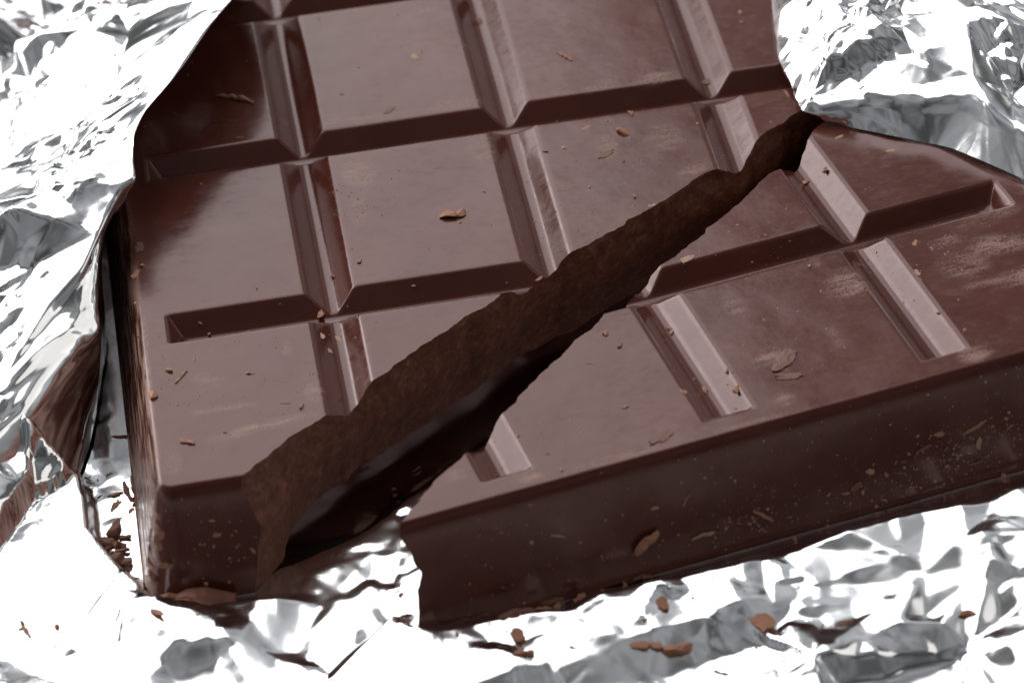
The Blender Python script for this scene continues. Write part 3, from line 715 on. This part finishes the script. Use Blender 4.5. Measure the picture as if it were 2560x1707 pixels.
# ---------------------------------------------------------------- crumbs, flakes and shavings
def crumb_mesh(ty, seed):
    """unit-length piece along x, resting on z = 0"""
    r = np.random.default_rng(seed)
    if ty in 'cC':                                                # broken, angular: hull of scattered points
        bm = bmesh.new(); ky, kz = r.uniform(.5, .85), r.uniform(.38, .62)
        nb_ = 1 if ty == 'c' else 2
        for b_ in range(nb_):
            ox = 0 if nb_ == 1 else (-.16, .2)[b_]; sc = 1 if nb_ == 1 else (.68, .55)[b_]
            vs = [bm.verts.new((ox + sc * max(-.55, min(.55, r.normal(0, .36))), sc * ky * max(-.5, min(.5, r.normal(0, .34))), kz * sc * abs(max(-.9, min(.9, r.normal(.3, .4)))))) for _ in range(16)]
            vs += [bm.verts.new((ox + sc * q * .5, sc * r.uniform(-.1, .1), 0)) for q in (-1, 1)]
            g_ = bmesh.ops.convex_hull(bm, input=vs)
            bmesh.ops.delete(bm, geom=list({e for e in g_['geom_interior'] + g_['geom_unused'] if isinstance(e, bmesh.types.BMVert)}), context='VERTS')
        me = bpy.data.meshes.new('crumb'); bm.to_mesh(me); bm.free()
        return me
    if ty in 'kK':
        n = 18; a = np.linspace(0, 2 * math.pi, n, endpoint=False); rad = .5 * (1 + .13 * r.normal(0, 1, n)); asp = r.uniform(.38, .6)
        th = .05 if ty == 'k' else .13
        curl = r.uniform(.02, .14); tw = r.uniform(-.15, .15)
        v, f = [], []
        for layer in (1, 0):
            for sc in (1, .5):
                for t, q in zip(a, rad):
                    x, y = np.cos(t) * q * sc, np.sin(t) * q * sc * asp
                    z = curl * x * x + tw * x * y + (th if layer else 0) * (1 if sc < 1 else .75) + r.uniform(0, .025)
                    v.append((x, y, z))
        for i in range(n):
            j = (i + 1) % n
            f += [(i, j, n + j, n + i), (3 * n + i, 3 * n + j, 2 * n + j, 2 * n + i), (2 * n + i, 2 * n + j, j, i)]
        f += [tuple(range(n, 2 * n)), tuple(reversed(range(3 * n, 4 * n)))]
        return mesh('flake', v, f, False)
    n, m = 9, 6                                                   # slivers and shavings
    w, h = (.085, .075) if ty == 's' else (.16, .12)
    bend = r.uniform(-.25, .25); v, f = [], []
    for i in range(n):
        t = i / (n - 1); x = t - .5; k = (.35 + .65 * math.sin(math.pi * min(1, max(0, .08 + .84 * t)))) * r.uniform(.7, 1.2)
        yo, zo = bend * (x * x - .1) + r.uniform(-.02, .02), r.uniform(0, .025) + (.10 * x * x if ty == 's' else .05 * x * x)
        for j in range(m):
            q = 2 * math.pi * j / m
            v.append((x, yo + w * k * math.cos(q) * r.uniform(.75, 1.25), zo + h * k * (.8 + math.sin(q)) * r.uniform(.85, 1.15)))
    for i in range(n - 1):
        for j in range(m):
            jj = (j + 1) % m; f.append((i * m + j, (i + 1) * m + j, (i + 1) * m + jj, i * m + jj))
    f += [tuple(range(m)), tuple(reversed(range((n - 1) * m, n * m)))]
    me = mesh('sliver', v, f, False)
    return me
KIND = {'c': 'chocolate_crumb', 'C': 'chocolate_chunk', 'k': 'chocolate_flake', 'K': 'chocolate_flake', 's': 'chocolate_sliver', 'S': 'chocolate_shaving'}
WORD = {'c': ('tiny rounded chocolate crumb', 'crumb'), 'C': ('chocolate chunk', 'crumb'), 'k': ('thin chocolate flake', 'flake'), 'K': ('thick curled chocolate flake', 'flake'),
        's': ('narrow chocolate sliver', 'sliver'), 'S': ('long dark chocolate shaving', 'shaving')}
PLACE = {'A': ('on the top of the large bar section', 'bits on top of the large bar section'), 'B': ('on the top of the smaller broken-off piece', 'bits on top of the broken-off piece'),
         'a': ('stuck to the front end of the large bar section', 'bits on the front end of the large section'), 'b': ('stuck to the long front side of the broken-off piece', 'bits on the side of the broken-off piece'),
         'F': ('on the foil along the worn side of the bar', 'bits on the foil beside the bar'), 'f': ('on the crumpled foil in front of the chocolate', 'bits on the foil before the chocolate')}
nA = Vector((0, 0, 1)); nf = Vector((0, -T, .13)).normalized(); nb = (Matrix.Rotation(BZ, 3, 'Z') @ nf).normalized()
NRM = {'A': nA, 'B': nA, 'F': nA, 'f': nA, 'a': nf, 'b': nb}
rc = random.Random(5)
for n, ln in enumerate(CRUMBS.strip().splitlines()):
    q = ln.split(); kd, ty = q[0], q[1]; x, y, z, dx, dy, dz, L = map(float, q[2:])
    nn = NRM[kd]; d = Vector((dx, dy, dz)); d = (d - nn * d.dot(nn)).normalized()
    me = crumb_mesh(ty, 900 + n)
    if kd in 'AB':
        lx_, ly_ = (x, y) if kd == 'A' else from_b(x, y)
        z = float(relief(np.array([lx_]), np.array([ly_]))[0])
        L *= 1.0 if ty != 'c' else 1.15
    elif kd in 'Ff':
        z = -T + max(foil_h(x, y), foil_h(x + d.x * L * .3, y + d.y * L * .3) * .9, foil_h(x - d.x * L * .3, y - d.y * L * .3) * .9) - .004
    if kd == 'f':
        if x < .6 and y > Y0 - .05: y = Y0 - .05 - .02 * rc.random()
        bx_, by_ = from_b(x, y)
        if .5 < bx_ < 4 and by_ > Y0 - .04: x, y = to_b(bx_, Y0 - .04 - .03 * rc.random())
        zz = -T + .04
        for _ in range(3):
            z = -T + foil_h(x, y) - .004; y -= (z - zz) * 1.37; x -= (z - zz) * .1; zz = z
    if kd in 'ab' and ty in 'kc': L *= .8
    mat = CRUMB_DARK if (ty == 'S' or (kd == 'F' and ty in 'sCc') or (kd == 'b' and rc.random() < .3)) else (CRUMB_TAN if (kd in 'AB' and ty == 'k' and rc.random() < .8) or (kd in 'ab' and rc.random() < .35) else CRUMB)
    if kd == 'b' and ty == 'S': mat = CRUMB; L *= .72
    if kd in 'AB' and ty == 'k' and L > .08: mat = FLAKE
    if kd == 'A' and ty == 'C' and L > .13: mat = FLAKE
    o = link(KIND[ty], me, mat)
    X, Z = d, nn; Y = Z.cross(X)
    p = Vector((x, y, z)) - nn * ((.004 if ty == 'S' else .012) if kd in 'ab' else .002)
    flat = (1, 1, .8) if kd in 'AB' else ((1, 1, .35 if ty != 'S' else .9) if kd in 'ab' else (1, 1, 1))
    M = Matrix((X, Y, Z)).transposed().to_4x4(); M.translation = Vector(W(*p))
    if kd == 'F': M = M @ Matrix.Rotation(rc.uniform(-.5, .5), 4, 'X') @ Matrix.Rotation(rc.uniform(-.25, .25), 4, 'Y')
    o.matrix_world = M @ Matrix.Diagonal((L * S * flat[0], L * S * flat[1], L * S * flat[2], 1))
    c = WORD[ty][1]; grp = PLACE[kd][1]
    size = 'minute' if L < .035 else ('small' if L < .085 else 'large')
    hue = {'dark_shaving': 'dark', 'tan_flake': 'pale tan', 'thin_flake': 'dull brown', 'crumb': 'reddish'}[mat.name]
    nth = ('first', 'second', 'third', 'fourth')
    if kd == 'A':
        pl = 'on the %s-row square %s from the worn side' % (('front', 'second', 'third', 'fourth', 'fifth')[min(4, max(0, int(math.floor(y / PR)) + 1))], nth[min(3, max(0, int(x)))])
    elif kd == 'B':
        pl = 'on the broken piece, %s-row square %s from its pointed tip' % (('front', 'second', 'third')[min(2, max(0, int(math.floor(ly_ / PR)) + 1))], nth[min(3, max(0, int(lx_)))])
    elif kd == 'b': pl = "on the broken piece's long side below its %s square" % nth[min(3, max(0, int(from_b(x, y)[0])))]
    elif kd == 'a': pl = 'stuck to the front end of the large section'
    elif kd == 'F': pl = 'on smooth foil %s the worn bar side' % ('against' if x > -.09 else 'a little away from')
    else:
        near = 'close against' if min(poly_dist(np.array([x]), np.array([y]), FOOT_A)[0][0], poly_dist(np.array([x]), np.array([y]), FOOT_B)[0][0]) < .2 else 'well out in front of'
        pl = 'on crumpled foil %s the %s' % (near, 'large section' if x < .8 else 'broken piece')
    tag(o, '%s %s %s %s' % (size, hue, {'crumb': 'chocolate crumb' if ty == 'c' else 'chocolate chunk', 'flake': 'chocolate flake', 'sliver': 'chocolate sliver', 'shaving': 'chocolate shaving'}[c], pl), c, grp + ', ' + c)

same = {}
for o in COL.objects:
    if o.parent is None and o.get('category') in ('crumb', 'flake', 'sliver', 'shaving'): same.setdefault(o['label'], []).append(o)
for lab, os_ in same.items():                         # a pair told apart by length
    if len(os_) == 2:
        os_.sort(key=lambda o: o.scale.x)
        if os_[1].scale.x > 1.08 * os_[0].scale.x:
            w0 = lab.split(' ', 1)
            os_[0]['label'] = 'shorter ' + w0[1]; os_[1]['label'] = 'longer ' + w0[1]

# fine cocoa dust that nobody could count
def dust(name, label, pts, size, mat, seed):
    r = np.random.default_rng(seed); v, f = [], []
    for p, nn in pts:
        nn = Vector(nn); a = nn.orthogonal().normalized(); b2 = nn.cross(a); s = size * float(r.lognormal(0, .45)); th = r.uniform(0, 6.28)
        u, w_ = a * math.cos(th) + b2 * math.sin(th), b2 * math.cos(th) - a * math.sin(th)
        k = len(v); el = r.uniform(.45, 1)
        for q in (u, w_ * el, -u * r.uniform(.6, 1), -w_ * el, nn * .6, -nn * .25): v.append(Vector(W(*(Vector(p) + q * s))))
        f += [(k, k + 1, k + 4), (k + 1, k + 2, k + 4), (k + 2, k + 3, k + 4), (k + 3, k, k + 4), (k + 1, k, k + 5), (k + 2, k + 1, k + 5), (k + 3, k + 2, k + 5), (k, k + 3, k + 5)]
    o = link(name, mesh(name, v, f, False), mat)
    return tag(o, label, 'cocoa dust', kind='stuff')
def in_poly(x, y, poly): return bool(poly_dist(np.array([x]), np.array([y]), poly)[1][0])
r = np.random.default_rng(77)
TA, TB = [(.13, YF), (.43, YF)] + CUT[1:] + [(3.87, 1.3), (3.87, 3.5), (.13, 3.5)], [(.52, YF), (3.87, YF), (3.87, 1.25)] + CUT[::-1]
def scatter_top(poly, n, hot, tob):
    pts = []
    while len(pts) < n:
        if r.random() < .65: hx, hy, hs = hot[r.integers(len(hot))]; x, y = r.normal(hx, hs), r.normal(hy, hs)
        else: x, y = r.uniform(.1, 3.9), r.uniform(-1.15, 2.8)
        if not in_poly(x, y, poly): continue
        z = float(relief(np.array([x]), np.array([y]))[0])
        if z < -.1: continue
        wx, wy = to_b(x, y) if tob else (x, y)
        pts.append(((wx, wy, z), (0, 0, 1)))
    return pts
dust('cocoa_dust', 'fine pale specks of cocoa dust scattered on the large bar section', scatter_top(TA, 330, [(2.6, .9, .2), (1.2, .8, .1), (.4, -.3, .3), (1.0, -.15, .12), (.7, -.75, .2), (2.2, .35, .2)], False), .0050, CRUMB_TAN, 1)
dust('cocoa_dust', 'fine pale specks of cocoa dust scattered on the broken-off piece', scatter_top(TB, 230, [(2.4, .1, .2), (3.2, -.3, .15), (2.3, -.8, .12), (1.2, -1.0, .12), (2.6, -.1, .2)], True), .0050, CRUMB_TAN, 2)
pts = []
for _ in range(950):
    if r.random() < .55: x, t = [(2.9, .82), (3.05, .62), (3.4, .66), (2.0, .78), (2.6, .88), (3.0, .8)][r.integers(5)]; x += r.normal(0, .13); t += r.normal(0, .12)
    else: x, t = r.uniform(.7, 3.9), r.random()
    if not (.08 < t < .98 and .66 < x < 3.9): continue
    wx, wy = to_b(x, YF - .002 - .122 * t); pts.append(((wx, wy, -T * t), tuple(nb)))
for _ in range(45):
    x, t = r.uniform(.2, .46), r.uniform(.1, .95); pts.append(((x, YF - .002 - .122 * t, -T * t), tuple(nf)))
dust('cocoa_dust', 'fine tan specks clinging to the dark side faces of the chocolate', pts, .0040, CRUMB_TAN, 3)
